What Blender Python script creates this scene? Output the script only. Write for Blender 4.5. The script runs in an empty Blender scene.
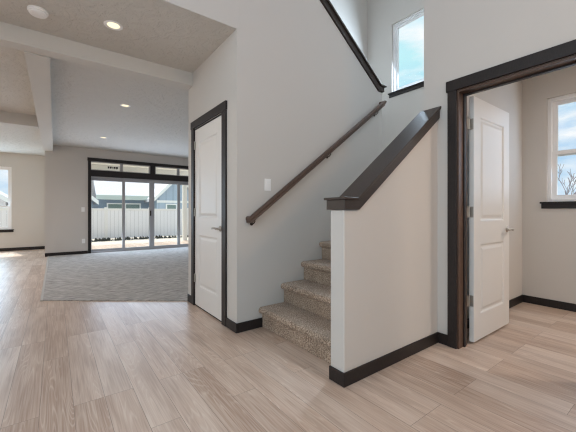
import bpy, bmesh, math, random
from mathutils import Vector, Matrix
random.seed(7)
C = bpy.context.collection
SC = bpy.context.scene
D = bpy.data

# ---------------------------------------------------------------- camera
CAM_H = 1.09
FOC = 313.57                       # focal length in pixels of the 576 px wide frame
YAW = math.radians(36.61)          # heading, clockwise from +Y
cam = D.cameras.new('camera')
cam.sensor_fit = 'HORIZONTAL'; cam.sensor_width = 36.0
cam.lens = 36.0 * FOC / 576.0
cam.shift_y = -(216 - 212) / 576.0
cam.clip_start = 0.05; cam.clip_end = 300
camo = D.objects.new('camera', cam); C.objects.link(camo)
camo.location = (0, 0, CAM_H)
camo.rotation_euler = (math.radians(90), 0, -YAW)
SC.camera = camo

# ---------------------------------------------------------------- colour management
vs = SC.view_settings
vs.view_transform = 'Standard'; vs.look = 'None'; vs.gamma = 1.0
vs.use_curve_mapping = False
vs.exposure = 0.0
cy = SC.cycles
cy.max_bounces = 12; cy.diffuse_bounces = 7; cy.glossy_bounces = 4
cy.transparent_max_bounces = 16; cy.transmission_bounces = 6
cy.sample_clamp_indirect = 4.0
cy.use_denoising = True
cy.filter_width = 1.2
cy.caustics_reflective = False; cy.caustics_refractive = False

# ---------------------------------------------------------------- sky
SKY_STRENGTH = 1.25
world = D.worlds.new('sky'); SC.world = world
world.use_nodes = True
nt = world.node_tree; nt.nodes.clear()
def wn(t, **k):
    n = nt.nodes.new(t)
    for a, b in k.items(): setattr(n, a, b)
    return n
tc = wn('ShaderNodeTexCoord')
sep = wn('ShaderNodeSeparateXYZ'); nt.links.new(tc.outputs['Generated'], sep.inputs[0])
grad = wn('ShaderNodeValToRGB')
nt.links.new(sep.outputs['Z'], grad.inputs[0])
e = grad.color_ramp.elements
e[0].position = 0.0; e[0].color = (0.66, 0.74, 0.84, 1)
e[1].position = 0.75; e[1].color = (0.46, 0.58, 0.82, 1)
m_ = e.new(0.20); m_.color = (0.22, 0.47, 0.74, 1); m_ = e.new(0.42); m_.color = (0.46, 0.74, 0.80, 1)
mp = wn('ShaderNodeMapping'); mp.inputs['Scale'].default_value = (1.6, 1.6, 5.0)
mp.inputs['Location'].default_value = (3.1, 1.7, 0.35)
nt.links.new(tc.outputs['Generated'], mp.inputs[0])
nz = wn('ShaderNodeTexNoise'); nz.inputs['Scale'].default_value = 2.1
nz.inputs['Detail'].default_value = 6; nz.inputs['Roughness'].default_value = 0.55
nt.links.new(mp.outputs[0], nz.inputs[0])
cr = wn('ShaderNodeValToRGB'); nt.links.new(nz.outputs[0], cr.inputs[0])
cr.color_ramp.elements[0].position = 0.44; cr.color_ramp.elements[1].position = 0.60
mx = wn('ShaderNodeMix', data_type='RGBA')
nt.links.new(cr.outputs[0], mx.inputs[0]); nt.links.new(grad.outputs[0], mx.inputs[6])
mx.inputs[7].default_value = (0.84, 0.84, 0.88, 1)
bg = wn('ShaderNodeBackground'); bg.inputs[1].default_value = SKY_STRENGTH
nt.links.new(mx.outputs[2], bg.inputs[0])
out = wn('ShaderNodeOutputWorld'); nt.links.new(bg.outputs[0], out.inputs[0])

# ---------------------------------------------------------------- sun, daylight through the windows, added lamps
def lamp(name, kind, loc, direction, energy, color, **k):
    l = D.lights.new(name, kind); l.energy = energy; l.color = color
    for a, b in k.items(): setattr(l, a, b)
    o = D.objects.new(name, l); C.objects.link(o); o.location = loc
    o.rotation_euler = Vector(direction).to_track_quat('-Z', 'Y').to_euler()
    return o
lamp('sun', 'SUN', (0, 30, 30), (0.28, -1.0, -1.40), 5.2, (1.0, 0.95, 0.88), angle=math.radians(0.6))
# daylight at the unseen left entry windows and visible windows, plus an added fill
lamp('side_window_light', 'AREA', (-1.85, 0.0, 2.3), (1, 0.0, -0.05), 50, (0.76, 0.92, 1), shape='RECTANGLE', size=3.6, size_y=3.8)
lamp('left_fill_light', 'AREA', (-4.9, 8.6, 1.5), (1, 0, 0), 36, (1, 0.78, 0.42), shape='RECTANGLE', size=4.0, size_y=2.0)  # unseen warm fill added to keep the nook wall beige
lamp('nook_window_light', 'AREA', (-1.80, 11.69, 1.5), (0.1, -1, -0.1), 52, (0.58, 0.8, 1), shape='RECTANGLE', size=1.5, size_y=1.6)
lamp('slider_light', 'AREA', (2.27, 9.64, 1.05), (0, -1, -0.1), 66, (0.62, 0.78, 1), shape='RECTANGLE', size=2.95, size_y=1.9)
lamp('stair_window_light', 'AREA', (4.565, 2.775, 3.67), (-1, 0, -0.25), 76, (0.66, 0.83, 1), shape='RECTANGLE', size=0.55, size_y=0.85)
lamp('room_window_light', 'AREA', (4.565, 0.67, 1.8), (-1, 0, -0.15), 5, (0.5, 0.72, 1), shape='RECTANGLE', size=0.85, size_y=1.15)
# lamps out of view: added fills, and the side room's ceiling lamp
lamp('unseen_warm_light', 'AREA', (2.0, -1.5, 2.7), (-0.1, 0.75, -1), 18, (1, 0.58, 0.28), shape='DISK', size=0.5)  # unseen warm lamp added to tint the half wall
lamp('entry_fill_light', 'AREA', (0.9, 0.3, 5.40), (0, 0, -1), 6, (0.5, 0.55, 1), shape='DISK', size=0.9)  # added bluish fill from above, no fixture is seen
lamp('stair_fill_light', 'AREA', (3.3, 2.1, 5.40), (-0.1, 0, -1), 5, (0.86, 0.92, 1), shape='DISK', size=0.7)  # added fill that lifts the stair wall and treads
lamp('living_fill_light', 'AREA', (-2.6, 6.2, 2.70), (0, 0, -1), 58, (0.95, 0.93, 1), shape='DISK', size=0.9)  # added out-of-view fill for the living room
lamp('room_ceiling_light', 'AREA', (3.75, -0.9, 2.70), (0, 0, -1), 37, (1, 0.89, 0.79), shape='DISK', size=0.5)

# ---------------------------------------------------------------- materials
def new_mat(name):
    m = D.materials.new(name); m.use_nodes = True
    n = m.node_tree; n.nodes.clear()
    o = n.nodes.new('ShaderNodeOutputMaterial')
    b = n.nodes.new('ShaderNodeBsdfPrincipled')
    n.links.new(b.outputs[0], o.inputs[0])
    return m, n, b
def srgb(r, g, b):
    f = lambda c: (c / 255 / 12.92) if c / 255 <= 0.04045 else ((c / 255 + 0.055) / 1.055) ** 2.4
    return (f(r), f(g), f(b), 1)
def plain(name, col, rough=0.5, metal=0.0, bump=0.0, bscale=200.0, spec=0.5, var=0.0, stretch=None, detail=3):
    m, n, b = new_mat(name)
    b.inputs['Base Color'].default_value = col
    b.inputs['Roughness'].default_value = rough; b.inputs['Metallic'].default_value = metal
    b.inputs['Specular IOR Level'].default_value = spec
    if bump or var:
        t = n.nodes.new('ShaderNodeTexCoord')
        mpn = n.nodes.new('ShaderNodeMapping'); n.links.new(t.outputs['Object'], mpn.inputs[0])
        if stretch: mpn.inputs['Scale'].default_value = stretch
        z = n.nodes.new('ShaderNodeTexNoise'); z.inputs['Scale'].default_value = bscale; z.inputs['Detail'].default_value = detail
        n.links.new(mpn.outputs[0], z.inputs[0])
        if bump:
            bp = n.nodes.new('ShaderNodeBump'); bp.inputs['Strength'].default_value = bump; bp.inputs['Distance'].default_value = 0.004
            n.links.new(z.outputs[0], bp.inputs['Height']); n.links.new(bp.outputs[0], b.inputs['Normal'])
        if var:
            r = n.nodes.new('ShaderNodeValToRGB'); n.links.new(z.outputs[0], r.inputs[0])
            r.color_ramp.elements[0].position = 0.3; r.color_ramp.elements[1].position = 0.7
            r.color_ramp.elements[0].color = tuple(c * (1 - var) for c in col[:3]) + (1,)
            r.color_ramp.elements[1].color = tuple(min(1, c * (1 + var)) for c in col[:3]) + (1,)
            n.links.new(r.outputs[0], b.inputs['Base Color'])
    return m
M = {}
M['wall'] = plain('greige_wall_paint', srgb(207, 203, 198), 0.75, bump=0.12, bscale=180, spec=0.25)
def knockdown():
    m, n, b = new_mat('knockdown_ceiling'); L = n.links.new
    b.inputs['Base Color'].default_value = srgb(206, 203, 197); b.inputs['Roughness'].default_value = 0.8; b.inputs['Specular IOR Level'].default_value = 0.2
    t = n.nodes.new('ShaderNodeTexCoord')
    z = n.nodes.new('ShaderNodeTexNoise'); z.inputs['Scale'].default_value = 9; z.inputs['Detail'].default_value = 4; z.inputs['Roughness'].default_value = 0.6; z.inputs['Distortion'].default_value = 0.6
    L(t.outputs['Object'], z.inputs[0])
    r = n.nodes.new('ShaderNodeValToRGB'); L(z.outputs[0], r.inputs[0]); r.color_ramp.elements[0].position = 0.42; r.color_ramp.elements[1].position = 0.60
    bp = n.nodes.new('ShaderNodeBump'); bp.inputs['Strength'].default_value = 0.55; bp.inputs['Distance'].default_value = 0.014
    L(r.outputs[0], bp.inputs['Height']); L(bp.outputs[0], b.inputs['Normal']); return m
M['ceiling'] = knockdown()
M['beam'] = plain('beam_paint', srgb(206, 203, 197), 0.8, bump=0.1, bscale=120, spec=0.2)
M['trim'] = plain('espresso_stained_trim', srgb(40, 34, 33), 0.45, bump=0.1, bscale=30, var=0.25, stretch=(6, 6, 1), spec=0.35)
M['trimx'] = plain('espresso_stained_board', srgb(56, 47, 43), 0.40, spec=0.45, bump=0.08, bscale=40, var=0.22, stretch=(0.6, 9, 9))
M['rail'] = plain('brown_stained_rail', srgb(84, 65, 55), 0.34, bump=0.06, bscale=40, var=0.25, stretch=(0.6, 9, 3))
M['jamb'] = plain('brown_stained_jamb', srgb(84, 62, 50), 0.38, bump=0.1, bscale=30, var=0.3, stretch=(8, 8, 0.8))
M['door'] = plain('white_satin_door', srgb(228, 226, 223), 0.42, bump=0.03, bscale=60, stretch=(6, 6, 0.6))
M['vinyl'] = plain('white_vinyl_frame', srgb(240, 241, 242), 0.35)
M['slider'] = plain('grey_slider_frame', srgb(172, 172, 175), 0.55)
M['nickel'] = plain('satin_nickel', srgb(176, 170, 162), 0.42, metal=0.85)
M['strip'] = plain('pale_floor_strip', srgb(190, 186, 180), 0.5)
M['bronze'] = plain('dark_bronze', srgb(70, 62, 56), 0.4, metal=1.0)
M['plate'] = plain('white_plastic', srgb(244, 244, 243), 0.35)
M['shadow_gap'] = plain('gap_shade_dark', srgb(28, 26, 25), 0.7)  # near-black shade colour for the door gap and outlet slots
M['concrete'] = plain('patio_concrete', srgb(205, 200, 192), 0.85, bump=0.2, bscale=60, var=0.06)
M['gravel'] = plain('tan_gravel', srgb(212, 202, 186), 0.95, bump=0.9, bscale=20, var=0.25)
M['fence'] = plain('white_vinyl_fence', srgb(236, 234, 232), 0.45)
M['siding'] = plain('blue_grey_siding', srgb(140, 158, 174), 0.7)
M['roof'] = plain('pale_grey_shingles', srgb(224, 224, 228), 0.9, bump=0.4, bscale=18, var=0.1)
M['housetrim'] = plain('white_house_trim', srgb(240, 242, 240), 0.5)
M['fascia'] = plain('pale_green_fascia', srgb(196, 208, 200), 0.6)
M['hglass'] = plain('dark_house_glass', srgb(120, 140, 135), 0.1)
M['weeds'] = plain('dark_weeds', srgb(72, 74, 68), 0.9, var=0.4, bscale=20)
M['bark'] = plain('grey_bark', srgb(146, 140, 144), 0.9, var=0.3, bscale=40)
M['ink'] = plain('black_ink', srgb(40, 44, 52), 0.6)

def glass():
    m = D.materials.new('clear_glass'); m.use_nodes = True
    n = m.node_tree; n.nodes.clear()
    o = n.nodes.new('ShaderNodeOutputMaterial'); t = n.nodes.new('ShaderNodeBsdfTransparent'); g = n.nodes.new('ShaderNodeBsdfGlossy')
    t.inputs[0].default_value = (0.97, 0.99, 0.98, 1); g.inputs['Roughness'].default_value = 0.02
    # reflectance of one face, from the angle of view alone (the same from either side)
    lw = n.nodes.new('ShaderNodeLayerWeight'); lw.inputs['Blend'].default_value = 0.5
    p5 = n.nodes.new('ShaderNodeMath'); p5.operation = 'POWER'; p5.inputs[1].default_value = 5.0
    f = n.nodes.new('ShaderNodeMath'); f.operation = 'MULTIPLY_ADD'; f.inputs[1].default_value = 0.85; f.inputs[2].default_value = 0.03
    n.links.new(lw.outputs['Facing'], p5.inputs[0]); n.links.new(p5.outputs[0], f.inputs[0])
    x = n.nodes.new('ShaderNodeMixShader')
    n.links.new(f.outputs[0], x.inputs[0]); n.links.new(t.outputs[0], x.inputs[1]); n.links.new(g.outputs[0], x.inputs[2])
    n.links.new(x.outputs[0], o.inputs[0])
    return m
M['glass'] = glass()
def emit(name, col, s):
    m = D.materials.new(name); m.use_nodes = True
    n = m.node_tree; n.nodes.clear()
    o = n.nodes.new('ShaderNodeOutputMaterial'); b = n.nodes.new('ShaderNodeEmission')
    b.inputs[0].default_value = col; b.inputs[1].default_value = s
    n.links.new(b.outputs[0], o.inputs[0]); return m
M['bulb'] = emit('warm_lamp_lens', (1.0, 0.82, 0.55, 1), 1.5)

def plank_floor():
    m, n, b = new_mat('washed_oak_planks')
    L = n.links.new
    t = n.nodes.new('ShaderNodeTexCoord')
    mpn = n.nodes.new('ShaderNodeMapping'); L(t.outputs['Object'], mpn.inputs[0])
    mpn.inputs['Rotation'].default_value = (0, 0, math.radians(-90))
    mpn.inputs['Location'].default_value = (0.31, 0.084, 0)
    def brick(c1, c2, mort):
        k = n.nodes.new('ShaderNodeTexBrick')
        k.offset = 0.37; k.offset_frequency = 3; k.squash = 1.0
        k.inputs['Color1'].default_value = c1; k.inputs['Color2'].default_value = c2; k.inputs['Mortar'].default_value = mort
        k.inputs['Scale'].default_value = 1.0
        k.inputs['Mortar Size'].default_value = 0.0011; k.inputs['Mortar Smooth'].default_value = 0.1
        k.inputs['Bias'].default_value = 0.0
        k.inputs['Brick Width'].default_value = 1.22; k.inputs['Row Height'].default_value = 0.152
        L(mpn.outputs[0], k.inputs['Vector']); return k
    rnd = brick((0, 0, 0, 1), (1, 1, 1, 1), (0.5, 0.5, 0.5, 1))
    # each plank gets its own piece of grain
    comb = n.nodes.new('ShaderNodeCombineXYZ')
    mul = n.nodes.new('ShaderNodeMath'); mul.operation = 'MULTIPLY'; mul.inputs[1].default_value = 37.0
    L(rnd.outputs['Color'], mul.inputs[0]); L(mul.outputs[0], comb.inputs[0]); L(mul.outputs[0], comb.inputs[1]); L(mul.outputs[0], comb.inputs[2])
    add = n.nodes.new('ShaderNodeVectorMath'); add.operation = 'ADD'
    L(mpn.outputs[0], add.inputs[0]); L(comb.outputs[0], add.inputs[1])
    st = n.nodes.new('ShaderNodeMapping'); st.inputs['Scale'].default_value = (0.55, 8.0, 1.0); L(add.outputs[0], st.inputs[0])
    # cathedral figure: contour bands of a stretched noise field
    field = n.nodes.new('ShaderNodeTexNoise'); field.inputs['Scale'].default_value = 1.25; field.inputs['Detail'].default_value = 1.5
    L(st.outputs[0], field.inputs[0])
    fm = n.nodes.new('ShaderNodeMath'); fm.operation = 'MULTIPLY'; fm.inputs[1].default_value = 26.0; L(field.outputs[0], fm.inputs[0])
    fr = n.nodes.new('ShaderNodeMath'); fr.operation = 'PINGPONG'; fr.inputs[1].default_value = 0.5; L(fm.outputs[0], fr.inputs[0])
    band = n.nodes.new('ShaderNodeValToRGB'); L(fr.outputs[0], band.inputs[0])
    band.color_ramp.elements[0].position = 0.0; band.color_ramp.elements[0].color = (1, 1, 1, 1)
    band.color_ramp.elements[1].position = 0.22; band.color_ramp.elements[1].color = (0, 0, 0, 1)
    # fine pores along the plank
    st2 = n.nodes.new('ShaderNodeMapping'); st2.inputs['Scale'].default_value = (3.0, 110.0, 1.0); L(add.outputs[0], st2.inputs[0])
    pore = n.nodes.new('ShaderNodeTexNoise'); pore.inputs['Scale'].default_value = 1.0; pore.inputs['Detail'].default_value = 4; L(st2.outputs[0], pore.inputs[0])
    st3 = n.nodes.new('ShaderNodeMapping'); st3.inputs['Scale'].default_value = (1.2, 7.0, 1.0); L(add.outputs[0], st3.inputs[0])
    blot = n.nodes.new('ShaderNodeTexNoise'); blot.inputs['Scale'].default_value = 1.6; blot.inputs['Detail'].default_value = 2; L(st3.outputs[0], blot.inputs[0])
    base = n.nodes.new('ShaderNodeValToRGB'); L(rnd.outputs['Color'], base.inputs[0])
    ce = base.color_ramp.elements
    ce[0].position = 0.0; ce[0].color = srgb(184, 156, 137)
    ce[1].position = 1.0; ce[1].color = srgb(217, 198, 184)
    q = ce.new(0.5); q.color = srgb(207, 182, 164)
    def mix(fac, a, bcol, mode='MIX', f=1.0):
        x = n.nodes.new('ShaderNodeMix'); x.data_type = 'RGBA'; x.blend_type = mode
        if fac is None: x.inputs[0].default_value = f
        else:
            s = n.nodes.new('ShaderNodeMath'); s.operation = 'MULTIPLY'; s.inputs[1].default_value = f
            L(fac, s.inputs[0]); L(s.outputs[0], x.inputs[0])
        L(a, x.inputs[6])
        if isinstance(bcol, tuple): x.inputs[7].default_value = bcol
        else: L(bcol, x.inputs[7])
        return x.outputs[2]
    bl = n.nodes.new('ShaderNodeValToRGB'); L(blot.outputs[0], bl.inputs[0]); bl.color_ramp.elements[0].position = 0.35; bl.color_ramp.elements[1].position = 0.7
    c = mix(bl.outputs[0], base.outputs[0], srgb(164, 136, 118), f=0.5)
    pr = n.nodes.new('ShaderNodeValToRGB'); L(pore.outputs[0], pr.inputs[0]); pr.color_ramp.elements[0].position = 0.45; pr.color_ramp.elements[1].position = 0.7
    c = mix(pr.outputs[0], c, srgb(222, 208, 194), f=0.45)
    dk = n.nodes.new('ShaderNodeValToRGB'); L(pore.outputs[0], dk.inputs[0]); dk.color_ramp.elements[0].position = 0.28; dk.color_ramp.elements[1].position = 0.46
    dk.color_ramp.elements[0].color = (1, 1, 1, 1); dk.color_ramp.elements[1].color = (0, 0, 0, 1)
    c = mix(dk.outputs[0], c, srgb(140, 114, 96), f=0.30)
    # the pale figure only shows in patches
    pm = n.nodes.new('ShaderNodeMath'); pm.operation = 'MULTIPLY'; L(band.outputs[0], pm.inputs[0])
    inv = n.nodes.new('ShaderNodeValToRGB'); L(blot.outputs[0], inv.inputs[0]); inv.color_ramp.elements[0].position = 0.42; inv.color_ramp.elements[1].position = 0.62
    inv.color_ramp.elements[0].color = (1, 1, 1, 1); inv.color_ramp.elements[1].color = (0.05, 0.05, 0.05, 1)
    L(inv.outputs[0], pm.inputs[1])
    c = mix(pm.outputs[0], c, srgb(228, 214, 200), f=0.50)
    c = mix(rnd.outputs['Fac'], c, srgb(112, 94, 82), f=0.8)
    L(c, b.inputs['Base Color'])
    b.inputs['Roughness'].default_value = 0.36; b.inputs['Specular IOR Level'].default_value = 0.55
    bp = n.nodes.new('ShaderNodeBump'); bp.inputs['Strength'].default_value = 0.10; bp.inputs['Distance'].default_value = 0.002
    L(pore.outputs[0], bp.inputs['Height']); L(bp.outputs[0], b.inputs['Normal'])
    return m
M['floor'] = plank_floor()

def carpet(name, c1, c2, c3, scale, bump):
    m, n, b = new_mat(name); L = n.links.new
    t = n.nodes.new('ShaderNodeTexCoord')
    z = n.nodes.new('ShaderNodeTexNoise'); z.inputs['Scale'].default_value = scale; z.inputs['Detail'].default_value = 3; L(t.outputs['Object'], z.inputs[0])
    r = n.nodes.new('ShaderNodeValToRGB'); L(z.outputs[0], r.inputs[0])
    r.color_ramp.elements[0].position = 0.36; r.color_ramp.elements[0].color = c1
    r.color_ramp.elements[1].position = 0.66; r.color_ramp.elements[1].color = c3
    r.color_ramp.elements.new(0.5).color = c2
    z2 = n.nodes.new('ShaderNodeTexNoise'); z2.inputs['Scale'].default_value = 7; z2.inputs['Detail'].default_value = 2; L(t.outputs['Object'], z2.inputs[0])
    x = n.nodes.new('ShaderNodeMix'); x.data_type = 'RGBA'; x.blend_type = 'OVERLAY'; x.inputs[0].default_value = 0.30
    L(r.outputs[0], x.inputs[6]); L(z2.outputs[0], x.inputs[7])
    L(x.outputs[2], b.inputs['Base Color'])
    b.inputs['Roughness'].default_value = 1.0; b.inputs['Specular IOR Level'].default_value = 0.05
    b.inputs['Sheen Weight'].default_value = 0.15
    bp = n.nodes.new('ShaderNodeBump'); bp.inputs['Strength'].default_value = bump; bp.inputs['Distance'].default_value = 0.008
    L(z.outputs[0], bp.inputs['Height']); L(bp.outputs[0], b.inputs['Normal'])
    return m
M['stair_carpet'] = carpet('brown_speckled_carpet', srgb(116, 97, 82), srgb(162, 142, 124), srgb(204, 184, 166), 110, 0.8)
def loop_carpet():
    m, n, b = new_mat('pale_loop_carpet'); L = n.links.new
    t = n.nodes.new('ShaderNodeTexCoord')
    mpn = n.nodes.new('ShaderNodeMapping'); mpn.inputs['Rotation'].default_value = (0, 0, YAW); mpn.inputs['Scale'].default_value = (0.8, 3.0, 1); L(t.outputs['Object'], mpn.inputs[0])
    z = n.nodes.new('ShaderNodeTexNoise'); z.inputs['Scale'].default_value = 9; z.inputs['Detail'].default_value = 5; z.inputs['Roughness'].default_value = 0.7; L(mpn.outputs[0], z.inputs[0])
    r = n.nodes.new('ShaderNodeValToRGB'); L(z.outputs[0], r.inputs[0])
    r.color_ramp.elements[0].position = 0.3; r.color_ramp.elements[0].color = srgb(134, 130, 126)
    r.color_ramp.elements[1].position = 0.7; r.color_ramp.elements[1].color = srgb(214, 210, 206)
    L(r.outputs[0], b.inputs['Base Color'])
    b.inputs['Roughness'].default_value = 1.0; b.inputs['Specular IOR Level'].default_value = 0.05
    bp = n.nodes.new('ShaderNodeBump'); bp.inputs['Strength'].default_value = 0.6; bp.inputs['Distance'].default_value = 0.01
    L(z.outputs[0], bp.inputs['Height']); L(bp.outputs[0], b.inputs['Normal'])
    return m
M['carpet'] = loop_carpet()

def boards(name, col, pitch, groove, axis='X'):
    """Painted vertical boards: a groove every `pitch` metres along an object axis."""
    m, n, b = new_mat(name); L = n.links.new
    b.inputs['Base Color'].default_value = col; b.inputs['Roughness'].default_value = 0.55
    t = n.nodes.new('ShaderNodeTexCoord'); s = n.nodes.new('ShaderNodeSeparateXYZ'); L(t.outputs['Object'], s.inputs[0])
    w = n.nodes.new('ShaderNodeMath'); w.operation = 'MODULO'; w.inputs[1].default_value = pitch
    ad = n.nodes.new('ShaderNodeMath'); ad.operation = 'ADD'; ad.inputs[1].default_value = 100 * pitch
    L(s.outputs[axis], ad.inputs[0]); L(ad.outputs[0], w.inputs[0])
    g = n.nodes.new('ShaderNodeMath'); g.operation = 'LESS_THAN'; g.inputs[1].default_value = groove; L(w.outputs[0], g.inputs[0])
    x = n.nodes.new('ShaderNodeMix'); x.data_type = 'RGBA'; L(g.outputs[0], x.inputs[0])
    x.inputs[6].default_value = col; x.inputs[7].default_value = tuple(c * 0.72 for c in col[:3]) + (1,)
    L(x.outputs[2], b.inputs['Base Color']); return m
M['fence_boards'] = boards('fence_boards', srgb(238, 237, 240), 0.165, 0.016)
M['batten'] = boards('board_and_batten', srgb(168, 186, 202), 0.40, 0.04)

# ---------------------------------------------------------------- mesh helpers
class MB:
    def __init__(s): s.bm = bmesh.new()
    def box(s, x0, x1, y0, y1, z0, z1):
        if x1 < x0: x0, x1 = x1, x0
        if y1 < y0: y0, y1 = y1, y0
        if z1 < z0: z0, z1 = z1, z0
        v = [s.bm.verts.new((x, y, z)) for z in (z0, z1) for y in (y0, y1) for x in (x0, x1)]
        for f in ((0, 2, 3, 1), (4, 5, 7, 6), (0, 1, 5, 4), (2, 6, 7, 3), (0, 4, 6, 2), (1, 3, 7, 5)):
            s.bm.faces.new([v[i] for i in f])
        return s
    def prism(s, pts, axis, a, b):
        """Closed outline in the plane across `axis`, extruded from a to b."""
        def P(p, t):
            return {'X': (t, p[0], p[1]), 'Y': (p[0], t, p[1]), 'Z': (p[0], p[1], t)}[axis]
        A = [s.bm.verts.new(P(p, a)) for p in pts]; B = [s.bm.verts.new(P(p, b)) for p in pts]
        s.bm.faces.new(A); s.bm.faces.new(B[::-1])
        for i in range(len(pts)):
            j = (i + 1) % len(pts); s.bm.faces.new((A[i], B[i], B[j], A[j]))
        return s
    def lathe(s, prof, origin, axis, n=24):
        """Profile of (radius, distance along axis) spun about axis from origin."""
        ax = Vector(axis).normalized(); u = ax.orthogonal().normalized(); w = ax.cross(u); o = Vector(origin)
        rings = []
        for r, h in prof:
            rings.append([s.bm.verts.new(o + ax * h + (u * math.cos(2 * math.pi * k / n) + w * math.sin(2 * math.pi * k / n)) * max(r, 1e-5)) for k in range(n)])
        for a, b in zip(rings, rings[1:]):
            for k in range(n): s.bm.faces.new((a[k], a[(k + 1) % n], b[(k + 1) % n], b[k]))
        s.bm.faces.new(rings[0][::-1]); s.bm.faces.new(rings[-1]); return s
    def sweep(s, path, section, up=(0, 0, 1)):
        """Sweep a closed 2D section (side, up) along a polyline with mitred corners."""
        P = [Vector(p) for p in path]; up = Vector(up); rings = []
        for i, p in enumerate(P):
            d0 = (P[i] - P[i - 1]).normalized() if i else None
            d1 = (P[i + 1] - P[i]).normalized() if i + 1 < len(P) else None
            d = (d0 + d1).normalized() if d0 and d1 else (d0 or d1)
            side = d.cross(up)
            side = side.normalized() if side.length > 1e-4 else Vector((1, 0, 0))
            u2 = side.cross(d).normalized()
            k = 1.0
            if d0 and d1: k = 1.0 / max(0.35, d.dot(d1))
            # widen along the mitre only in the bending plane
            bend = (d1 - d0) if d0 and d1 else Vector((0, 0, 0))
            ring = []
            for a, b in section:
                off = side * a + u2 * b
                if bend.length > 1e-4:
                    bn = bend.normalized(); off = off + bn * off.dot(bn) * (k - 1)
                ring.append(s.bm.verts.new(p + off))
            rings.append(ring)
        m = len(section)
        for a, b in zip(rings, rings[1:]):
            for k in range(m): s.bm.faces.new((a[k], b[k], b[(k + 1) % m], a[(k + 1) % m]))
        s.bm.faces.new(rings[0]); s.bm.faces.new(rings[-1][::-1]); return s
    def tube(s, path, r, n=8):
        return s.sweep(path, [(r * math.cos(2 * math.pi * k / n), r * math.sin(2 * math.pi * k / n)) for k in range(n)],
                       up=(0.013, 0.021, 1))
    def build(s, name, m, parent=None, bevel=0.0, smooth=False, seg=2):
        bmesh.ops.recalc_face_normals(s.bm, faces=s.bm.faces)
        me = D.meshes.new(name); s.bm.to_mesh(me); s.bm.free()
        me.materials.append(m)
        if smooth:
            for p in me.polygons: p.use_smooth = True
        o = D.objects.new(name, me); C.objects.link(o)
        if parent is not None:
            o.parent = parent
            o.matrix_parent_inverse = Matrix.Translation(-parent.location) if parent.location.length else Matrix()
        if bevel:
            b = o.modifiers.new('bevel', 'BEVEL'); b.width = bevel; b.segments = seg; b.limit_method = 'ANGLE'; b.angle_limit = math.radians(35)
        return o
def tag(o, label, cat, group=None, kind=None):
    o['label'] = label; o['category'] = cat
    if group: o['group'] = group
    if kind: o['kind'] = kind
    return o
def thing(name, loc, label, cat, group=None, kind=None):
    o = D.objects.new(name, None); C.objects.link(o); o.location = loc; o.empty_display_size = 0.1
    return tag(o, label, cat, group, kind)
def copy_tree(root, delta):
    """A copy of a thing and of each of its parts and sub-parts."""
    r = root.copy(); C.objects.link(r); r.location = root.location + Vector(delta)
    for ch in list(root.children):
        c = ch.copy(); C.objects.link(c); c.parent = r
        c.matrix_parent_inverse = ch.matrix_parent_inverse.copy()
        for g in list(ch.children):
            d = g.copy(); C.objects.link(d); d.parent = c; d.matrix_parent_inverse = g.matrix_parent_inverse.copy()
    return r
def wall_boxes(mb, axis, p0, p1, a0, a1, z0, z1, holes=()):
    """A wall slab lying between p0 and p1 across `axis`, from a0 to a1 along it, with holes (b0, b1, h0, h1)."""
    us = sorted({a0, a1, *[h[0] for h in holes], *[h[1] for h in holes]}); us = [u for u in us if a0 <= u <= a1]
    for u0, u1 in zip(us, us[1:]):
        mid = (u0 + u1) / 2
        cut = sorted((h[2], h[3]) for h in holes if h[0] < mid < h[1])
        z = z0
        for c0, c1 in cut + [(z1, z1)]:
            if c0 > z + 1e-6:
                if axis == 'X': mb.box(p0, p1, u0, u1, z, c0)
                else: mb.box(u0, u1, p0, p1, z, c0)
            z = max(z, c1)
    return mb
def struct(name, mb, m, label, cat, bevel=0.0):
    return tag(mb.build(name, m, bevel=bevel), label, cat, kind='structure')

# ================================================================ ROOM SHELL
H = 2.743            # ground-floor ceiling
UP = 5.5             # ceiling of the two-storey entry
XD = 2.575           # wall with the doorway
YH = 2.545           # wall with the handrail
XC = 1.315           # wall with the closet door
YS0, YS1 = 1.363, 1.484   # half wall / stair partition
XE = 4.56            # outer wall on the right
YL = 9.65            # wall with the sliding door
YN = 11.70           # wall of the dining nook

struct('floor', MB().box(-5.1, 5.1, -2.75, 12.0, -0.12, 0.0), M['floor'], 'pale washed oak plank floor running through the entry', 'floor')
cp = [(-0.123, 4.876), (1.30, 3.822), (1.43, 3.822), (5.0, 3.822), (5.0, YL), (-0.115, YL)]
struct('floor_carpet', MB().prism(cp, 'Z', 0.0005, 0.012), M['carpet'], 'pale grey carpet field in the living room', 'carpet', bevel=0.004)
struct('trim_1', MB().box(-0.145, -0.119, 4.86, YL, 0.0, 0.014), M['strip'], 'thin pale edge strip between plank floor and carpet', 'floor trim')

# -- entry, right side: wall with the doorway, running up two storeys
DY0, DY1, DZ = 0.425, 1.205, 2.06
struct('wall_doorway', wall_boxes(MB(), 'X', XD, XD + 0.135, -2.6, YS1, 0, UP, [(DY0, DY1, 0, DZ)]), M['wall'], 'greige wall holding the dark framed open doorway', 'wall')
# -- half wall beside the stair
hx0 = 1.448
hw = [(hx0, 0), (XD + 0.01, 0), (XD + 0.01, 1.872), (1.572, 1.105), (hx0, 1.105)]
struct('wall_stair_side', MB().prism(hw, 'Y', YS0, YS1), M['wall'], 'sloped half wall beside the carpeted stairs under a dark cap', 'wall', bevel=0.008)
struct('wall_partition', MB().box(XD + 0.13, XE, YS0, YS1, 0, UP), M['wall'], 'wall between the stairwell and the room behind the open door', 'wall')
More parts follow.
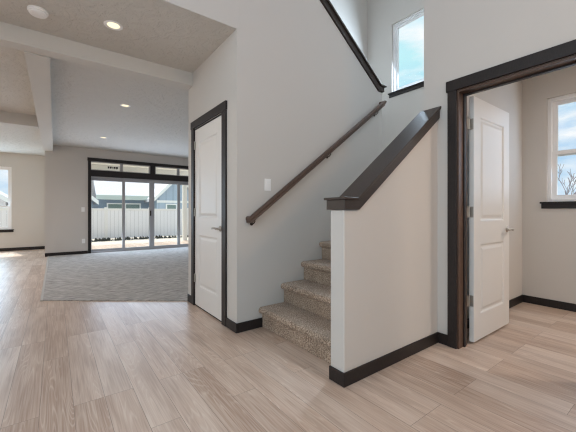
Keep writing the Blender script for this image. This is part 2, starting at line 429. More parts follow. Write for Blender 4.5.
# -- divider wall between the two flights, top sloping down to the landing
dv = [(XC + 0.03, 0), (3.415, 0), (3.415, 2.64), (3.335, 2.64), (1.50, 4.03), (XC + 0.03, 4.03)]
struct('wall_stair_divider', MB().prism(dv, 'Y', YH, YH + 0.115), M['wall'], 'tall greige wall with the handrail between the two stair flights', 'wall', bevel=0.004)
struct('wall_upper_front', MB().box(-1.9, XC + 0.03, YH, YH + 0.115, H + 0.004, 4.03), M['wall'], 'upper storey wall over the edge of the low ceiling', 'wall')
# -- closet wall
CY0, CY1, CZ = 2.832, 3.605, 2.06
struct('wall_closet', wall_boxes(MB(), 'X', XC, XC + 0.115, YH + 0.0005, 3.82, 0, H, [(CY0, CY1, 0, CZ)]), M['wall'], 'greige wall holding the closed white closet door', 'wall')
struct('wall_stair_back', MB().box(XC + 0.115, XE, 3.72, 3.82, 0, UP), M['wall'], 'back wall of the stairwell beside the upper flight', 'wall')
# -- outer wall right: stairwell window and room window
W2 = (2.35, 3.20, 3.095, 4.25)
W3 = (0.22, 1.125, 1.205, 2.40)
struct('wall_right', wall_boxes(MB(), 'X', XE, XE + 0.16, -2.75, 3.82, 0, UP, [W2, W3]), M['wall'], 'outer wall with the stairwell window and the side room window', 'wall')
# -- living room and nook
SX0, SX1 = 0.700, 3.80
struct('wall_slider', wall_boxes(MB(), 'Y', YL, YL + 0.15, -0.20, 5.1, 0, H, [(SX0, SX1, 0, 2.44)]), M['wall'], 'shaded living room wall around the sliding glass door', 'wall')
struct('wall_nook_side', MB().box(-0.20, -0.05, YL + 0.15, YN + 0.15, 0, H), M['wall'], 'short wall returning from the slider wall to the nook', 'wall')
W1 = (-2.60, -0.98, 0.60, 2.355)
struct('wall_nook', wall_boxes(MB(), 'Y', YN, YN + 0.15, -5.1, -0.20, 0, H, [W1]), M['wall'], 'bright beige nook wall with a white window', 'wall')
struct('wall_living_right', MB().box(5.0, 5.1, 3.82, YL, 0, H), M['wall'], 'right wall of the living room behind the closet', 'wall')
struct('wall_living_left', wall_boxes(MB(), 'X', -5.1, -5.0, YH, 12.0, 0, H, [(6.6, 10.6, 0.5, 2.5)]), M['wall'], 'left wall of the living room with wide windows', 'wall')
struct('wall_living_front', MB().box(-5.1, -1.9, YH, YH + 0.12, 0, H), M['wall'], 'front wall of the living room', 'wall')
struct('wall_entry_left', wall_boxes(MB(), 'X', -2.0, -1.9, -2.75, YH, 0, UP, [(-1.8, 1.8, 0.4, 4.2)]), M['wall'], 'entry wall with tall side windows', 'wall')
struct('wall_entry_back', wall_boxes(MB(), 'Y', -2.75, -2.6, -2.0, XE, 0, UP, [(-1.4, 2.0, 0.4, 4.6)]), M['wall'], 'front wall of the entry with tall windows', 'wall')
struct('wall_upper_back', MB().box(-2.0, XC + 0.115, 3.72, 3.82, H + 0.3, UP), M['wall'], 'upper storey wall behind the stair guard', 'wall')
struct('wall_upper_left', MB().box(-2.0, -1.9, YH, 3.72, H + 0.3, UP), M['wall'], 'upper storey end wall', 'wall')

# -- ceilings and dropped beams
struct('ceiling', MB().box(-5.1, XC + 0.115, YH + 0.001, 3.83, H, H + 0.30), M['ceiling'], 'low textured ceiling over the entry with a smoke detector', 'ceiling')
struct('ceiling_living', MB().box(-5.1, 5.1, 3.83, YL + 0.15, H, H + 0.30).box(-5.1, -0.05, YL + 0.15, 12.0, H, H + 0.30), M['ceiling'], 'textured living room ceiling beyond the dropped beam', 'ceiling')
struct('ceiling_room', MB().box(XD + 0.135, XE, -2.6, YS0, H, H + 0.30), M['ceiling'], 'ceiling of the room behind the open door', 'ceiling')
struct('ceiling_upper', MB().box(-2.0, XE + 0.16, -2.75, 3.82, UP, UP + 0.15), M['ceiling'], 'high ceiling over the two storey entry', 'ceiling')
struct('ceiling_beam', MB().box(-5.0, XC + 0.001, 3.67, 3.82, 2.59, H + 0.01), M['beam'], 'dropped beam crossing the entry ceiling from wall to wall', 'beam', bevel=0.004)
struct('ceiling_beam', MB().box(-0.232, -0.04, 3.82, YL, 2.58, H + 0.01), M['beam'], 'long dropped beam running from the cross beam to the far wall', 'beam', bevel=0.004)
struct('ceiling_beam', MB().box(-5.0, -0.232, 6.90, 7.06, 2.552, H + 0.01), M['beam'], 'dark dropped beam crossing the nook ceiling at far left', 'beam', bevel=0.004)

# -- baseboards
BH = 0.087; BT = 0.013
def base(name, x0, x1, y0, y1, label):
    return struct(name, MB().box(x0, x1, y0, y1, 0.0, BH), M['trim'], label, 'baseboard', bevel=0.003)
hb = MB()
hb.prism([(hx0 - BT, YS1 + 0.001), (hx0 - BT, YS0 - BT), (XD, YS0 - BT), (XD, YS0), (hx0, YS0), (hx0, YS1 + 0.001)], 'Z', 0.0, BH)
struct('baseboard_half_wall', hb, M['trim'], 'dark baseboard wrapping the foot of the half wall', 'baseboard', bevel=0.003)
base('baseboard_doorway', XD - BT, XD, 1.274, YS0 - BT, 'short dark baseboard between half wall and doorway casing')
base('baseboard_doorway_right', XD - BT, XD, -2.6, DY0 - 0.062, 'dark baseboard on the near side of the open doorway')
cb = MB()
cb.prism([(XC, 2.750), (XC - BT, 2.750), (XC - BT, YH - BT), (1.60, YH - BT), (1.60, YH), (XC, YH)], 'Z', 0.0, BH)
struct('baseboard_closet', cb, M['trim'], 'dark baseboard around the corner between closet door and stairs', 'baseboard', bevel=0.003)
base('baseboard_closet_end', XC - BT, XC, 3.685, 3.82, 'short dark baseboard at the far side of the closet door')
base('baseboard_slider', -0.20, 0.685, YL - BT, YL, 'dark baseboard under the switch beside the sliding door')
base('baseboard_nook', -5.0, -0.20, YN - BT, YN, 'dark baseboard along the bright nook wall')
base('baseboard_room_side', XD + 0.15, XE, YS0 - BT, YS0, 'dark baseboard behind the open white door')
base('baseboard_room_back', XE - BT, XE, -2.6, YS0 - BT, 'dark baseboard under the side room window')

# ================================================================ DOORS
def leaf_mesh(w, h, t, panels, z0):
    """Door leaf in local coordinates: u along the width 0..w, thickness 0..t, with moulded panels (u0,u1,z0,z1) on both faces."""
    bm = bmesh.new()
    us = sorted({0, w, *[p[0] for p in panels], *[p[1] for p in panels]}); zs = sorted({z0, z0 + h, *[p[2] for p in panels], *[p[3] for p in panels]})
    def isp(u, z): return next((p for p in panels if p[0] < u < p[1] and p[2] < z < p[3]), None)
    for face, d in ((0.0, 1), (t, -1)):
        for a, b in zip(us, us[1:]):
            for c, e in zip(zs, zs[1:]):
                if not isp((a + b) / 2, (c + e) / 2):
                    bm.faces.new([bm.verts.new((a, face, c)), bm.verts.new((b, face, c)), bm.verts.new((b, face, e)), bm.verts.new((a, face, e))])
        for p in panels:
            rings = []
            for ins, dep in ((0, 0), (0.008, 0.002), (0.016, 0.010), (0.030, 0.011), (0.052, 0.003), (0.056, 0.0025)):
                y = face + d * dep
                rings.append([bm.verts.new((p[0] + ins, y, p[2] + ins)), bm.verts.new((p[1] - ins, y, p[2] + ins)), bm.verts.new((p[1] - ins, y, p[3] - ins)), bm.verts.new((p[0] + ins, y, p[3] - ins))])
            for r0, r1 in zip(rings, rings[1:]):
                for k in range(4): bm.faces.new((r0[k], r0[(k + 1) % 4], r1[(k + 1) % 4], r1[k]))
            bm.faces.new(rings[-1])
    for (a, b, c, e) in ((0, 0, z0, z0 + h), (w, w, z0, z0 + h)):
        bm.faces.new([bm.verts.new((a, 0, c)), bm.verts.new((a, t, c)), bm.verts.new((a, t, e)), bm.verts.new((a, 0, e))])
    for z in (z0, z0 + h):
        bm.faces.new([bm.verts.new((0, 0, z)), bm.verts.new((w, 0, z)), bm.verts.new((w, t, z)), bm.verts.new((0, t, z))])
    bmesh.ops.remove_doubles(bm, verts=bm.verts, dist=1e-5)
    bmesh.ops.recalc_face_normals(bm, faces=bm.faces)
    return bm
def place_leaf(bm, fn, name, m, parent):
    for v in bm.verts: v.co = Vector(fn(*v.co))
    mb = MB(); mb.bm.free(); mb.bm = bm
    return mb.build(name, m, parent)
def hinge(fn, z, parent):
    """Three-knuckle butt hinge at height z; fn maps (u, n, z) to the room."""
    mb = MB()
    a = fn(0.0, 0.0, z); o = Vector(a)
    for k in range(3):
        mb.lathe([(0.0065, -0.045 + k * 0.03 + 0.001), (0.0065, -0.045 + (k + 1) * 0.03 - 0.001)], o, (0, 0, 1), 12)
    mb.lathe([(0.004, 0.044), (0.0075, 0.046), (0.005, 0.052)], o, (0, 0, 1), 12)
    c = [Vector(fn(u, n, zz)) for u, n, zz in ((-0.022, 0.0035, z - 0.045), (0.022, 0.0055, z + 0.045))]
    mb.box(c[0].x, c[1].x, c[0].y, c[1].y, c[0].z, c[1].z)
    return mb.build('hinge', M['nickel'], parent)
def lever(fn, u, z, parent, out=-1, dirn=1):
    """Lever handle: rosette, spindle and a curved lever; n runs out of the door face."""
    ax = Vector(fn(u, out, z)) - Vector(fn(u, 0, z))
    h = MB().lathe([(0.026, 0.0), (0.029, 0.002), (0.029, 0.006), (0.022, 0.010), (0.011, 0.013), (0.010, 0.045), (0.0125, 0.050), (0.010, 0.058)], fn(u, 0, z), ax, 20).build('handle', M['nickel'], parent, smooth=True)
    pts = [fn(u - dirn * 0.004, out * 0.052, z + 0.001), fn(u + dirn * 0.03, out * 0.054, z + 0.004), fn(u + dirn * 0.07, out * 0.052, z + 0.002), fn(u + dirn * 0.11, out * 0.046, z - 0.002)]
    MB().sweep(pts, [(0.0065 * math.cos(a), 0.0095 * math.sin(a)) for a in [k * math.pi / 5 for k in range(10)]], up=(0.01, 0.01, 1)).build('lever', M['nickel'], h, smooth=True)
    return h

# -- closet door (closed, hinged on its far side)
d1 = thing('door_1', (XC, (CY0 + CY1) / 2, 0), 'closed white two panel closet door in a dark casing', 'door', kind='structure')
LW = 0.755; LZ = 2.03
pan = [(0.125, LW - 0.125, 0.235, 0.83), (0.125, LW - 0.125, 1.02, 1.90)]
fc = lambda u, n, z: (XC + 0.002 + n, CY0 + 0.009 + u, z)
place_leaf(leaf_mesh(LW, LZ, 0.035, pan, 0.014), fc, 'door_leaf', M['door'], d1)
MB().prism([(CY0 + 0.0005, 0), (CY0 + 0.0005, CZ), (CY1 - 0.0005, CZ), (CY1 - 0.0005, 0), (CY1 - 0.007, 0), (CY1 - 0.007, CZ - 0.010), (CY0 + 0.007, CZ - 0.010), (CY0 + 0.007, 0)], 'X', XC - 0.004, XC + 0.115).build('door_jamb', M['trim'], d1)
for y0, y1 in ((2.744, CY0 + 0.003), (CY1 - 0.003, 3.680)):
    MB().box(XC - 0.017, XC, y0, y1, 0, 2.066).build('casing', M['trim'], d1, bevel=0.003)
MB().box(XC - 0.021, XC, 2.736, 3.690, 2.066, 2.150).build('head_casing', M['trim'], d1, bevel=0.003)
MB().box(XC + 0.005, XC + 0.05, CY0 + 0.01, CY1 - 0.01, 0.0005, 0.004).build('door_gap_shade', M['shadow_gap'], d1)  # dark strip painted as the shade under the door leaf
for z in (0.318, 1.084, 1.862):
    hinge(lambda u, n, zz: (XC - 0.006 + n, CY1 - 0.010 + u, zz), z, d1)
lever(lambda u, n, z: (XC + 0.002 + n, CY0 + u, z), 0.062, 0.925, d1, out=-1, dirn=1)

# -- room door (open ninety degrees into the room)
d2 = thing('door_2', (XD + 0.07, (DY0 + DY1) / 2, 0), 'white two panel door standing open in the dark doorway', 'door', kind='structure')
ox = 2.768
fo = lambda u, n, z: (ox + u, 1.160 + n, z)
pan2 = [(0.125, 0.635, 0.225, 0.82), (0.125, 0.635, 1.01, 1.90)]
place_leaf(leaf_mesh(0.76, LZ, 0.035, pan2, 0.016), fo, 'door_leaf', M['door'], d2)
jb = MB()
jb.prism([(DY0, 0), (DY0, DZ - 0.0005), (DY1, DZ - 0.0005), (DY1 - 0.0005, 0), (DY1 - 0.016, 0), (DY1 - 0.016, DZ - 0.018), (DY0 + 0.016, DZ - 0.018), (DY0 + 0.016, 0)], 'X', XD - 0.003, XD + 0.138)
jb.build('door_jamb', M['jamb'], d2, bevel=0.002)
sp = MB()
sp.prism([(DY0 + 0.016, 0), (DY0 + 0.016, DZ - 0.018), (DY1 - 0.016, DZ - 0.018), (DY1 - 0.016, 0), (DY1 - 0.027, 0), (DY1 - 0.027, DZ - 0.030), (DY0 + 0.027, DZ - 0.030), (DY0 + 0.027, 0)], 'X', XD + 0.070, XD + 0.102)
sp.build('door_stop', M['trim'], d2, bevel=0.002)
for y0, y1 in ((DY0 - 0.062, DY0 + 0.006), (DY1 - 0.004, 1.272)):
    MB().box(XD - 0.019, XD, y0, y1, 0, 2.066).build('casing', M['trim'], d2, bevel=0.003)
MB().box(XD - 0.024, XD, DY0 - 0.072, 1.283, 2.060, 2.146).build('head_casing', M['trim'], d2, bevel=0.003)
MB().box(XD + 0.135, XD + 0.150, DY1 - 0.004, 1.272, 0, 2.066).build('casing', M['trim'], d2, bevel=0.003)
for z in (0.354, 1.09, 1.817):
    mb = MB()
    mb.lathe([(0.0065, -0.045), (0.0065, -0.016), (0.006, -0.015), (0.0065, -0.014), (0.0065, 0.014), (0.006, 0.015), (0.0065, 0.016), (0.0065, 0.045), (0.004, 0.05)], (2.748, 1.187, z), (0, 0, 1), 12)
    mb.box(ox - 0.0025, ox + 0.0005, 1.163, 1.190, z - 0.045, z + 0.045)
    mb.box(2.715, 2.750, 1.1885, 1.1905, z - 0.045, z + 0.045)
    mb.build('hinge', M['nickel'], d2)
lever(lambda u, n, z: (ox + u, 1.160 + n, z), 0.70, 0.925, d2, out=-1, dirn=-1)

# -- sliding glass door with transoms
d3 = thing('door_3', ((SX0 + SX1) / 2, YL, 0), 'wide sliding glass door with transom windows facing the patio', 'sliding door', kind='structure')
def frame(mb, x0, x1, z0, z1, w, y0, y1, axis='Y'):
    for a, b, c, e in ((x0, x0 + w, z0, z1), (x1 - w, x1, z0, z1), (x0 + w, x1 - w, z0, z0 + w), (x0 + w, x1 - w, z1 - w, z1)):
        if axis == 'Y': mb.box(a, b, y0, y1, c, e)
        else: mb.box(y0, y1, a, b, c, e)
    return mb
for x0, x1 in ((0.687, 0.755), (SX1 - 0.003, SX1 + 0.065)):
    MB().box(x0, x1, YL - 0.02, YL, 0, 2.43).build('casing', M['trim'], d3, bevel=0.003)
MB().box(0.675, SX1 + 0.078, YL - 0.026, YL, 2.425, 2.510).build('head_casing', M['trim'], d3, bevel=0.003)
MB().box(0.74, SX1, YL - 0.018, YL + 0.14, 2.03, 2.190).build('mullion_board', M['trim'], d3, bevel=0.003)
MB().box(2.215, 2.345, YL - 0.018, YL + 0.14, 2.190, 2.43).build('mullion_post', M['trim'], d3, bevel=0.003)
frame(MB(), SX0, SX1, 0.0, 2.030, 0.045, YL + 0.02, YL + 0.14).build('slider_frame', M['slider'], d3, bevel=0.002)
PX = [SX0 + 0.005, 1.53, 2.26, 3.045, SX1 - 0.03]
for k in range(4):
    x0, x1 = PX[k] - (0.035 if 0 < k < 4 else 0), PX[k + 1] + (0.035 if k < 3 else 0)
    if k == 1: x1 = 2.262
    if k == 2: x0 = 2.264
    y0 = YL + 0.035 if k in (1, 2) else YL + 0.075
    p = frame(MB(), x0, x1, 0.03, 1.995, 0.068, y0, y0 + 0.035).build('slider_panel', M['slider'], d3, bevel=0.002)
    MB().box(x0 + 0.068, x1 - 0.068, y0 + 0.014, y0 + 0.020, 0.098, 1.927).build('glass', M['glass'], p)
    if k == 1:
        MB().box(x1 - 0.052, x1 - 0.026, y0 - 0.035, y0, 0.98, 1.13).build('pull_handle', M['bronze'], p, bevel=0.006)
for x0, x1, xm in ((SX0 + 0.04, 2.215, 1.475), (2.345, SX1, 3.03)):
    t = frame(MB(), x0, x1, 2.190, 2.432, 0.024, YL + 0.03, YL + 0.12)
    t.box(xm - 0.035, xm + 0.035, YL + 0.04, YL + 0.11, 2.20, 2.42)
    t = t.build('transom_frame', M['slider'], d3, bevel=0.002)
    for a, b in ((x0 + 0.024, xm - 0.035), (xm + 0.035, x1 - 0.024)):
        MB().box(a, b, YL + 0.072, YL + 0.078, 2.214, 2.408).build('glass', M['glass'], t)
# printed sticker left on the transom glass
st = thing('window_sticker', (1.30, YL + 0.07, 2.28), 'small printed sticker on the left transom glass', 'sticker')
sm = MB()
for k, (a, w) in enumerate(((1.145, .035), (1.19, .05), (1.255, .02), (1.285, .045), (1.34, .05))):
    sm.box(a, a + w, YL + 0.069, YL + 0.0715, 2.275, 2.325)
    sm.box(a + 0.004, a + w * .7, YL + 0.069, YL + 0.0715, 2.262, 2.270)
sm.build('print', M['ink'], st)

# ================================================================ WINDOWS
def window(name, axis, p, a0, a1, z0, z1, label, rail=None, mull=None, sill=None, depth=0.16, sgn=1):
    """White vinyl window set into a wall whose room face lies at p; glass deeper in the wall."""
    w = thing(name, (p, (a0 + a1) / 2, z0) if axis == 'X' else ((a0 + a1) / 2, p, z0), label, 'window', kind='structure')
    B = lambda mb, u0, u1, n0, n1, c, e: mb.box(p + n0, p + n1, u0, u1, c, e) if axis == 'X' else mb.box(u0, u1, p + n0, p + n1, c, e)
    def fr(u0, u1, c, e, t, n0, n1):
        mb = MB()
        B(mb, u0, u0 + t, n0, n1, c, e); B(mb, u1 - t, u1, n0, n1, c, e); B(mb, u0 + t, u1 - t, n0, n1, c, c + t); B(mb, u0 + t, u1 - t, n0, n1, e - t, e)
        return mb
    fr(a0, a1, z0, z1, 0.034, 0.03, 0.14).build('window_frame', M['vinyl'], w, bevel=0.003)
    cuts = [(z0 + 0.034, rail), (rail, z1 - 0.034)] if rail else [(z0 + 0.034, z1 - 0.034)]
    for k, (c, e) in enumerate(cuts):
        n = 0.055 if k == 0 else 0.085
        lo, hi = (c, e + (0.03 if rail and k == 0 else 0)) if k == 0 else (e and c - 0.03, e)
        us = [(a0 + 0.034, a1 - 0.034)] if not mull else [(a0 + 0.034, mull), (mull, a1 - 0.034)]
        for u0, u1 in us:
            s = fr(u0, u1, lo, hi, 0.045, n, n + 0.03).build('sash', M['vinyl'], w, bevel=0.002)
            g = MB(); B(g, u0 + 0.045, u1 - 0.045, n + 0.012, n + 0.018, lo + 0.045, hi - 0.045); g.build('glass', M['glass'], s)
    if sill:
        g = MB(); B(g, a0 - sill, a1 + sill, -0.03, 0.035, z0 - 0.018, z0 + 0.002); s = g.build('window_sill', M['trim'], w, bevel=0.003)
        g = MB(); B(g, a0 - sill + 0.012, a1 + sill - 0.012, -0.016, 0.0, z0 - 0.075, z0 - 0.018); g.build('apron', M['trim'], s, bevel=0.003)
    return w
window('window_1', 'Y', YN, *W1, 'white nook window over a dark sill showing a neighbouring gable', rail=1.23, sill=0.055)
window('window_2', 'X', XE, *W2, 'tall stairwell window with bright sky and a dark sill', sill=0.06)
window('window_3', 'X', XE, *W3, 'white side room window showing clouds and a bare tree', rail=1.76, sill=0.06)

# ================================================================ STAIRS
st = thing('staircase', (1.58, (YS1 + YH) / 2, 0), 'brown speckled carpeted staircase rising between half wall and handrail', 'stairs')
RISE, RUN, RX = 0.192, 0.256, 1.580
NR = 0.024
for i in range(8):
    x = RX + RUN * i; zt = RISE * (i + 1); zb = zt - RISE
    back = x + RUN + 0.02 if i < 7 else XE - 0.003
    pts = [(back, zb), (x, zb), (x, zt - 0.060)]
    cx, cz = x - 0.010, zt - 0.030
    for k in range(11):
        a = math.radians(-90 - 180 * k / 10)
        pts.append((cx + 0.030 * math.cos(a), cz + 0.030 * math.sin(a)))
    pts.append((back, zt))
    mb = MB().prism(pts, 'Y', YS1 + 0.002, YH - 0.002)
    if i == 7: mb.box(3.418, XE - 0.003, YH - 0.002, 3.717, zb, zt)
    mb.build('step' if i < 7 else 'landing', M['stair_carpet'], st, bevel=0.006)
for j in range(7):
    x = 3.372 - RUN * j; zt = 1.536 + 0.19 * (j + 1)
    MB().box(x - RUN - 0.02, x, 2.663, 3.717, zt - 0.19, zt).build('step', M['stair_carpet'], st, bevel=0.015)

# -- half-wall cap: apron board with an overhanging cap, level at the foot
S = 0.765
cap = thing('half_wall_cap', (1.5, 1.42, 1.105), 'dark stained sloping cap on the half wall beside the stairs', 'wall cap')
xe = XD - 0.001
zc = lambda x, z0, xk: z0 + max(0, x - xk) * S
apr = [(1.432, 1.105), (1.572, 1.105), (xe, 1.105 + (xe - 1.572) * S), (xe, 1.167 + (xe - 1.553) * S), (1.553, 1.167), (1.432, 1.167)]
MB().prism(apr, 'Y', YS0 - 0.020, YS1 + 0.020).build('apron', M['trimx'], cap, bevel=0.002)
top = [(1.418, 1.167), (1.553, 1.167), (xe, 1.167 + (xe - 1.553) * S), (xe, 1.188 + (xe - 1.548) * S), (1.548, 1.183), (1.418, 1.183)]
MB().prism(top, 'Y', YS0 - 0.033, YS1 + 0.033).build('cap_board', M['trimx'], cap, bevel=0.004)

# -- cap on the divider wall between the flights
gc = thing('guard_wall_cap', (3.3, YH + 0.06, 2.66), 'dark stained sloping cap high on the wall beside the upper flight', 'wall cap')
xa = 1.40
ap2 = [(3.438, 2.648), (3.328, 2.648), (1.50, 4.036), (xa, 4.036), (xa, 4.10), (1.512, 4.10), (3.350, 2.708), (3.438, 2.708)]
MB().prism(ap2, 'Y', YH - 0.020, YH + 0.135).build('apron', M['trimx'], gc, bevel=0.002)
cp2 = [(3.460, 2.708), (3.350, 2.708), (1.512, 4.10), (xa, 4.10), (xa, 4.122), (1.52, 4.122), (3.356, 2.728), (3.460, 2.728)]
MB().prism(cp2, 'Y', YH - 0.040, YH + 0.150).build('cap_board', M['trimx'], gc, bevel=0.002)

# -- wall handrail of the lower flight
hr = thing('handrail', (1.43, YH, 1.0), 'brown wooden handrail climbing the wall above the carpeted stairs', 'handrail')
sec = [(-0.016, -0.030), (0.016, -0.030), (0.017, -0.012), (0.023, -0.002), (0.023, 0.016), (0.015, 0.027), (0.0, 0.031), (-0.015, 0.027), (-0.023, 0.016), (-0.023, -0.002), (-0.017, -0.012)]
ry = YH - 0.062
xa, za, xb, zb = 1.428, 1.022, 3.372, 2.480
MB().sweep([(xa, YH - 0.001, za), (xa, ry, za), (xb, ry, zb), (xb, YH - 0.001, zb)], sec).build('rail', M['rail'], hr, bevel=0.0015)
sl = (zb - za) / (xb - xa)
for bx in (xa + 0.04, 2.43, xb - 0.12):
    zz = za + (bx - xa) * sl - 0.030
    b = MB().lathe([(0.018, 0), (0.018, 0.004), (0.012, 0.008), (0.006, 0.011)], (bx, YH, zz - 0.040), (0, -1, 0), 16).build('bracket', M['bronze'], hr, smooth=True)
    MB().tube([(bx, YH - 0.008, zz - 0.040), (bx, YH - 0.040, zz - 0.038), (bx, ry, zz - 0.020), (bx, ry, zz + 0.006)], 0.0045, 8).build('bracket_arm', M['bronze'], b, smooth=True)

# ================================================================ SMALL FIXTURES
def plate(name, x, y, z, label, cat, rocker, group=None):
    t = thing(name, (x, y, z), label, cat, group)
    MB().box(x - 0.036, x + 0.036, y - 0.006, y, z - 0.058, z + 0.058).build('cover_plate', M['plate'], t, bevel=0.003)
    if rocker: MB().prism([(y - 0.006, z - 0.033), (y - 0.0075, z - 0.033), (y - 0.0105, z + 0.033), (y - 0.006, z + 0.033)], 'X', x - 0.0165, x + 0.0165).build('rocker', M['plate'], t, bevel=0.001)
    else:
        for dz in (-0.02, 0.02):
            r = MB().box(x - 0.0165, x + 0.0165, y - 0.009, y - 0.006, z + dz - 0.014, z + dz + 0.014).build('receptacle', M['plate'], t, bevel=0.003)
            mb = MB(); mb.box(x - 0.007, x - 0.005, y - 0.0095, y - 0.0088, z + dz - 0.004, z + dz + 0.005); mb.box(x + 0.005, x + 0.007, y - 0.0095, y - 0.0088, z + dz - 0.004, z + dz + 0.005); mb.build('slot', M['shadow_gap'], r)
plate('light_switch', 1.645, YH, 1.352, 'white rocker switch on the wall left of the handrail', 'light switch', True)
plate('light_switch', 0.58, YL, 1.155, 'white rocker switch on the far wall beside the sliding door', 'light switch', True)
plate('power_outlet', 0.59, YL, 0.341, 'white power outlet low on the far wall beside the sliding door', 'outlet', False)

def downlight(x, y, label, r=0.062):
    t = thing('recessed_light', (x, y, H), label, 'ceiling light', 'recessed ceiling lights')
    n = 32; bm = MB()
    rings = []
    for rad, z in ((r * 1.22, H), (r * 1.22, H - 0.004), (r * 0.98, H - 0.007), (r * 0.80, H - 0.002), (r * 0.80, H - 0.0005)):
        rings.append([bm.bm.verts.new((x + rad * math.cos(2 * math.pi * k / n), y + rad * math.sin(2 * math.pi * k / n), z)) for k in range(n)])
    for a, b in zip(rings, rings[1:]):
        for k in range(n): bm.bm.faces.new((a[k], a[(k + 1) % n], b[(k + 1) % n], b[k]))
    bm.build('trim_ring', M['plate'], t, smooth=True)
    MB().lathe([(r * 0.80, 0.0), (r * 0.80, 0.001), (r * 0.5, 0.0015)], (x, y, H - 0.0005), (0, 0, -1), 32).build('lens', M['bulb'], t)
    l = lamp('recessed_light_lamp', 'SPOT', (x, y, H - 0.012), (0, 0, -1), 12, (1.0, 0.82, 0.6), spot_size=math.radians(130), spot_blend=0.6, shadow_soft_size=0.05)
    l.parent = t; l.matrix_parent_inverse = Matrix.Translation(-t.location)
    return t
downlight(0.415, 3.150, 'large glowing recessed light in the near entry ceiling')
downlight(0.874, 5.413, 'middle recessed light just beyond the dropped beam')
downlight(0.864, 8.026, 'smallest recessed light far back near the sliding door')
sd = thing('smoke_detector', (-0.112, 3.29, H), 'round white smoke detector on the near entry ceiling', 'smoke detector')
MB().lathe([(0.070, 0.0), (0.070, 0.012), (0.064, 0.016)], (-0.112, 3.29, H), (0, 0, -1), 32).build('base', M['plate'], sd, smooth=False)
MB().lathe([(0.062, 0.0), (0.062, 0.010), (0.056, 0.018), (0.040, 0.021), (0.038, 0.019), (0.030, 0.019), (0.028, 0.022), (0.010, 0.022)], (-0.112, 3.29, H - 0.016), (0, 0, -1), 32).build('cover', M['plate'], sd, smooth=False)

# ================================================================ OUTSIDE
tag(MB().box(-12, 14, YL + 0.15, 40, -0.62, -0.14).build('ground', M['gravel']), 'tan gravel yard between the patio and the fence', 'ground', kind='structure')
tag(MB().box(0.0, 4.6, YL + 0.152, 12.75, -0.14, -0.05).build('patio_slab', M['concrete'], bevel=0.01), 'pale concrete patio slab outside the sliding door', 'patio', kind='structure')
pc = thing('patio_cover', (2.3, 11, 2.5), 'white patio roof outside on a square post', 'patio cover')
MB().box(0.0, 4.7, YL + 0.152, 12.35, 2.66, 2.78).build('roof_panel', M['housetrim'], pc)
MB().box(0.0, 4.7, 12.06, 12.20, 2.46, 2.66).build('beam', M['housetrim'], pc)
MB().box(3.95, 4.10, 12.05, 12.20, -0.05, 2.46).build('post', M['housetrim'], pc, bevel=0.006)
fe = thing('vinyl_fence', (2, 16, -0.14), 'white vinyl privacy fence across the yard', 'fence')
for k in range(8):
    x0 = -5.5 + 1.83 * k
    MB().box(x0 + 0.06, x0 + 1.77, 16.0, 16.04, -0.10, 1.16).build('panel', M['fence_boards'], fe)
    MB().box(x0 + 0.06, x0 + 1.77, 15.98, 16.06, 1.16, 1.25).build('rail', M['fence'], fe, bevel=0.005)
    MB().box(x0 - 0.06, x0 + 0.06, 15.96, 16.08, -0.14, 1.30).build('post', M['fence'], fe, bevel=0.006)
wd = MB()
for k in range(420):
    x = random.uniform(-5, 8); y = random.uniform(15.2, 15.78); h = random.uniform(0.03, 0.16); a = random.uniform(0, 6.28); w = random.uniform(0.03, 0.09)
    dx, dy = math.cos(a) * w, math.sin(a) * w
    for rot in (0, 1.57):
        dx, dy = math.cos(a + rot) * w, math.sin(a + rot) * w
        v = [wd.bm.verts.new(p) for p in ((x - dx, y - dy, -0.14), (x + dx, y + dy, -0.14), (x + dx * .4, y + dy * .4 + .02, -0.14 + h))]
        wd.bm.faces.new(v)
tag(wd.build('weeds', M['weeds']), 'low dark weeds along the foot of the white fence', 'weeds', kind='stuff')

def house_window(parent, x0, x1, z0, z1, y):
    f = frame(MB(), x0, x1, z0, z1, 0.07, y - 0.05, y + 0.02).build('window', M['housetrim'], parent)
    MB().box(x0 + 0.07, x1 - 0.07, y - 0.02, y - 0.01, z0 + 0.07, z1 - 0.07).build('pane', M['hglass'], f)
h1 = thing('neighbour_house', (3, 24, -0.14), 'blue grey house with long pale roof seen over the fence', 'house')
MB().box(2.0, 9.5, 21.0, 30.0, -0.14, 1.95).build('wall', M['siding'], h1)
MB().prism([(20.5, 1.93), (25.5, 5.15), (30.5, 1.93), (30.5, 2.05), (25.5, 5.30), (20.5, 2.05)], 'X', 1.85, 9.9).build('roof', M['roof'], h1)
MB().box(1.85, 9.9, 20.42, 20.52, 1.80, 2.06).build('gutter', M['fascia'], h1)
for a, b in ((2.42, 3.28), (3.36, 4.25)): house_window(h1, a, b, 0.7, 1.62, 21.0)
vp = MB().lathe([(0.07, 0), (0.07, 0.35), (0.10, 0.36), (0.10, 0.42)], (4.05, 22.4, 3.05), (0, 0, 1), 12).build('roof_vent', M['siding'], h1)
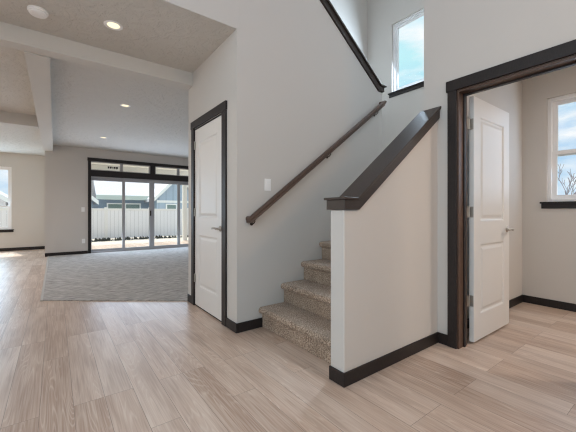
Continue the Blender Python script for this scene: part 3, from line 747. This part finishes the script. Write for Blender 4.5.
def gable(h, x0, x1, y, y1, ze, za, wall, win=None, band=None):
    xm = (x0 + x1) / 2
    MB().prism([(x0 + .25, -0.14), (x1 - .25, -0.14), (x1 - .25, ze), (xm, za - 0.06), (x0 + .25, ze)], 'Y', y, y1).build('gable_wall', wall, h)
    MB().prism([(x0, ze - 0.12), (xm, za), (x1, ze - 0.12), (x1, ze + 0.06), (xm, za + 0.20), (x0, ze + 0.06)], 'Y', y - 0.25, y1).build('gable_roof', M['roof'], h)
    MB().prism([(x0, ze - 0.16), (xm, za - 0.04), (x1, ze - 0.16), (x1, ze + 0.05), (xm, za + 0.19), (x0, ze + 0.05)], 'Y', y - 0.29, y - 0.25).build('rake_trim', M['housetrim'], h)
    if band: MB().box(x0 + .25, x1 - .25, y - 0.04, y, band - 0.07, band + 0.07).build('trim_band', M['housetrim'], h)
    if win: house_window(h, *win, y)
gable(h1, 4.45, 7.35, 19.0, 23.5, 1.80, 3.15, M['batten'], (5.2, 5.85, 0.9, 1.58), 1.70)
h2 = thing('gabled_house', (0.3, 21, -0.14), 'blue grey gable peeking in at the left edge of the slider', 'house')
gable(h2, -1.2, 1.80, 19.0, 25.0, 1.62, 2.75, M['siding'], (1.0, 1.40, 0.75, 1.45))
h3 = thing('gabled_house', (-3.2, 20.5, -0.14), 'pale grey gable outside the nook window', 'house')
gable(h3, -4.9, -1.50, 18.6, 24.0, 1.55, 2.55, M['roof'])

# bare tree outside the side room window
tr = thing('bare_tree', (13, 2.75, -0.6), 'leafless tree outside the side room window', 'tree')
tb = MB()
def branch(p, d, L, r, depth):
    q = p + d * L
    mid = p + d * (L * .5) + Vector((random.uniform(-1, 1), random.uniform(-1, 1), random.uniform(-.4, .4))) * L * .05
    tb.tube([p, mid, q], max(r, 0.006), 5)
    if depth == 0: return
    for k in range(3):
        t = random.uniform(.35, 0.95) if k else 1.0
        s = p + d * (L * t)
        nd = (d + Vector((random.uniform(-.3, .3), random.uniform(-.6, .6), random.uniform(0, .3)))).normalized()
        branch(s, nd, L * random.uniform(.55, .8), r * .62, depth - 1)
tb.tube([(13, 2.66, -0.14), (13, 2.64, 0.6), (13, 2.66, 1.25)], 0.026, 6)
for dy in (-.38, -.12, .18): branch(Vector((13, 2.66, 1.22)), Vector((random.uniform(-.2, .2), dy, 1)).normalized(), random.uniform(.45, .6), 0.015, 3)
tb.build('branches', M['bark'], tr)
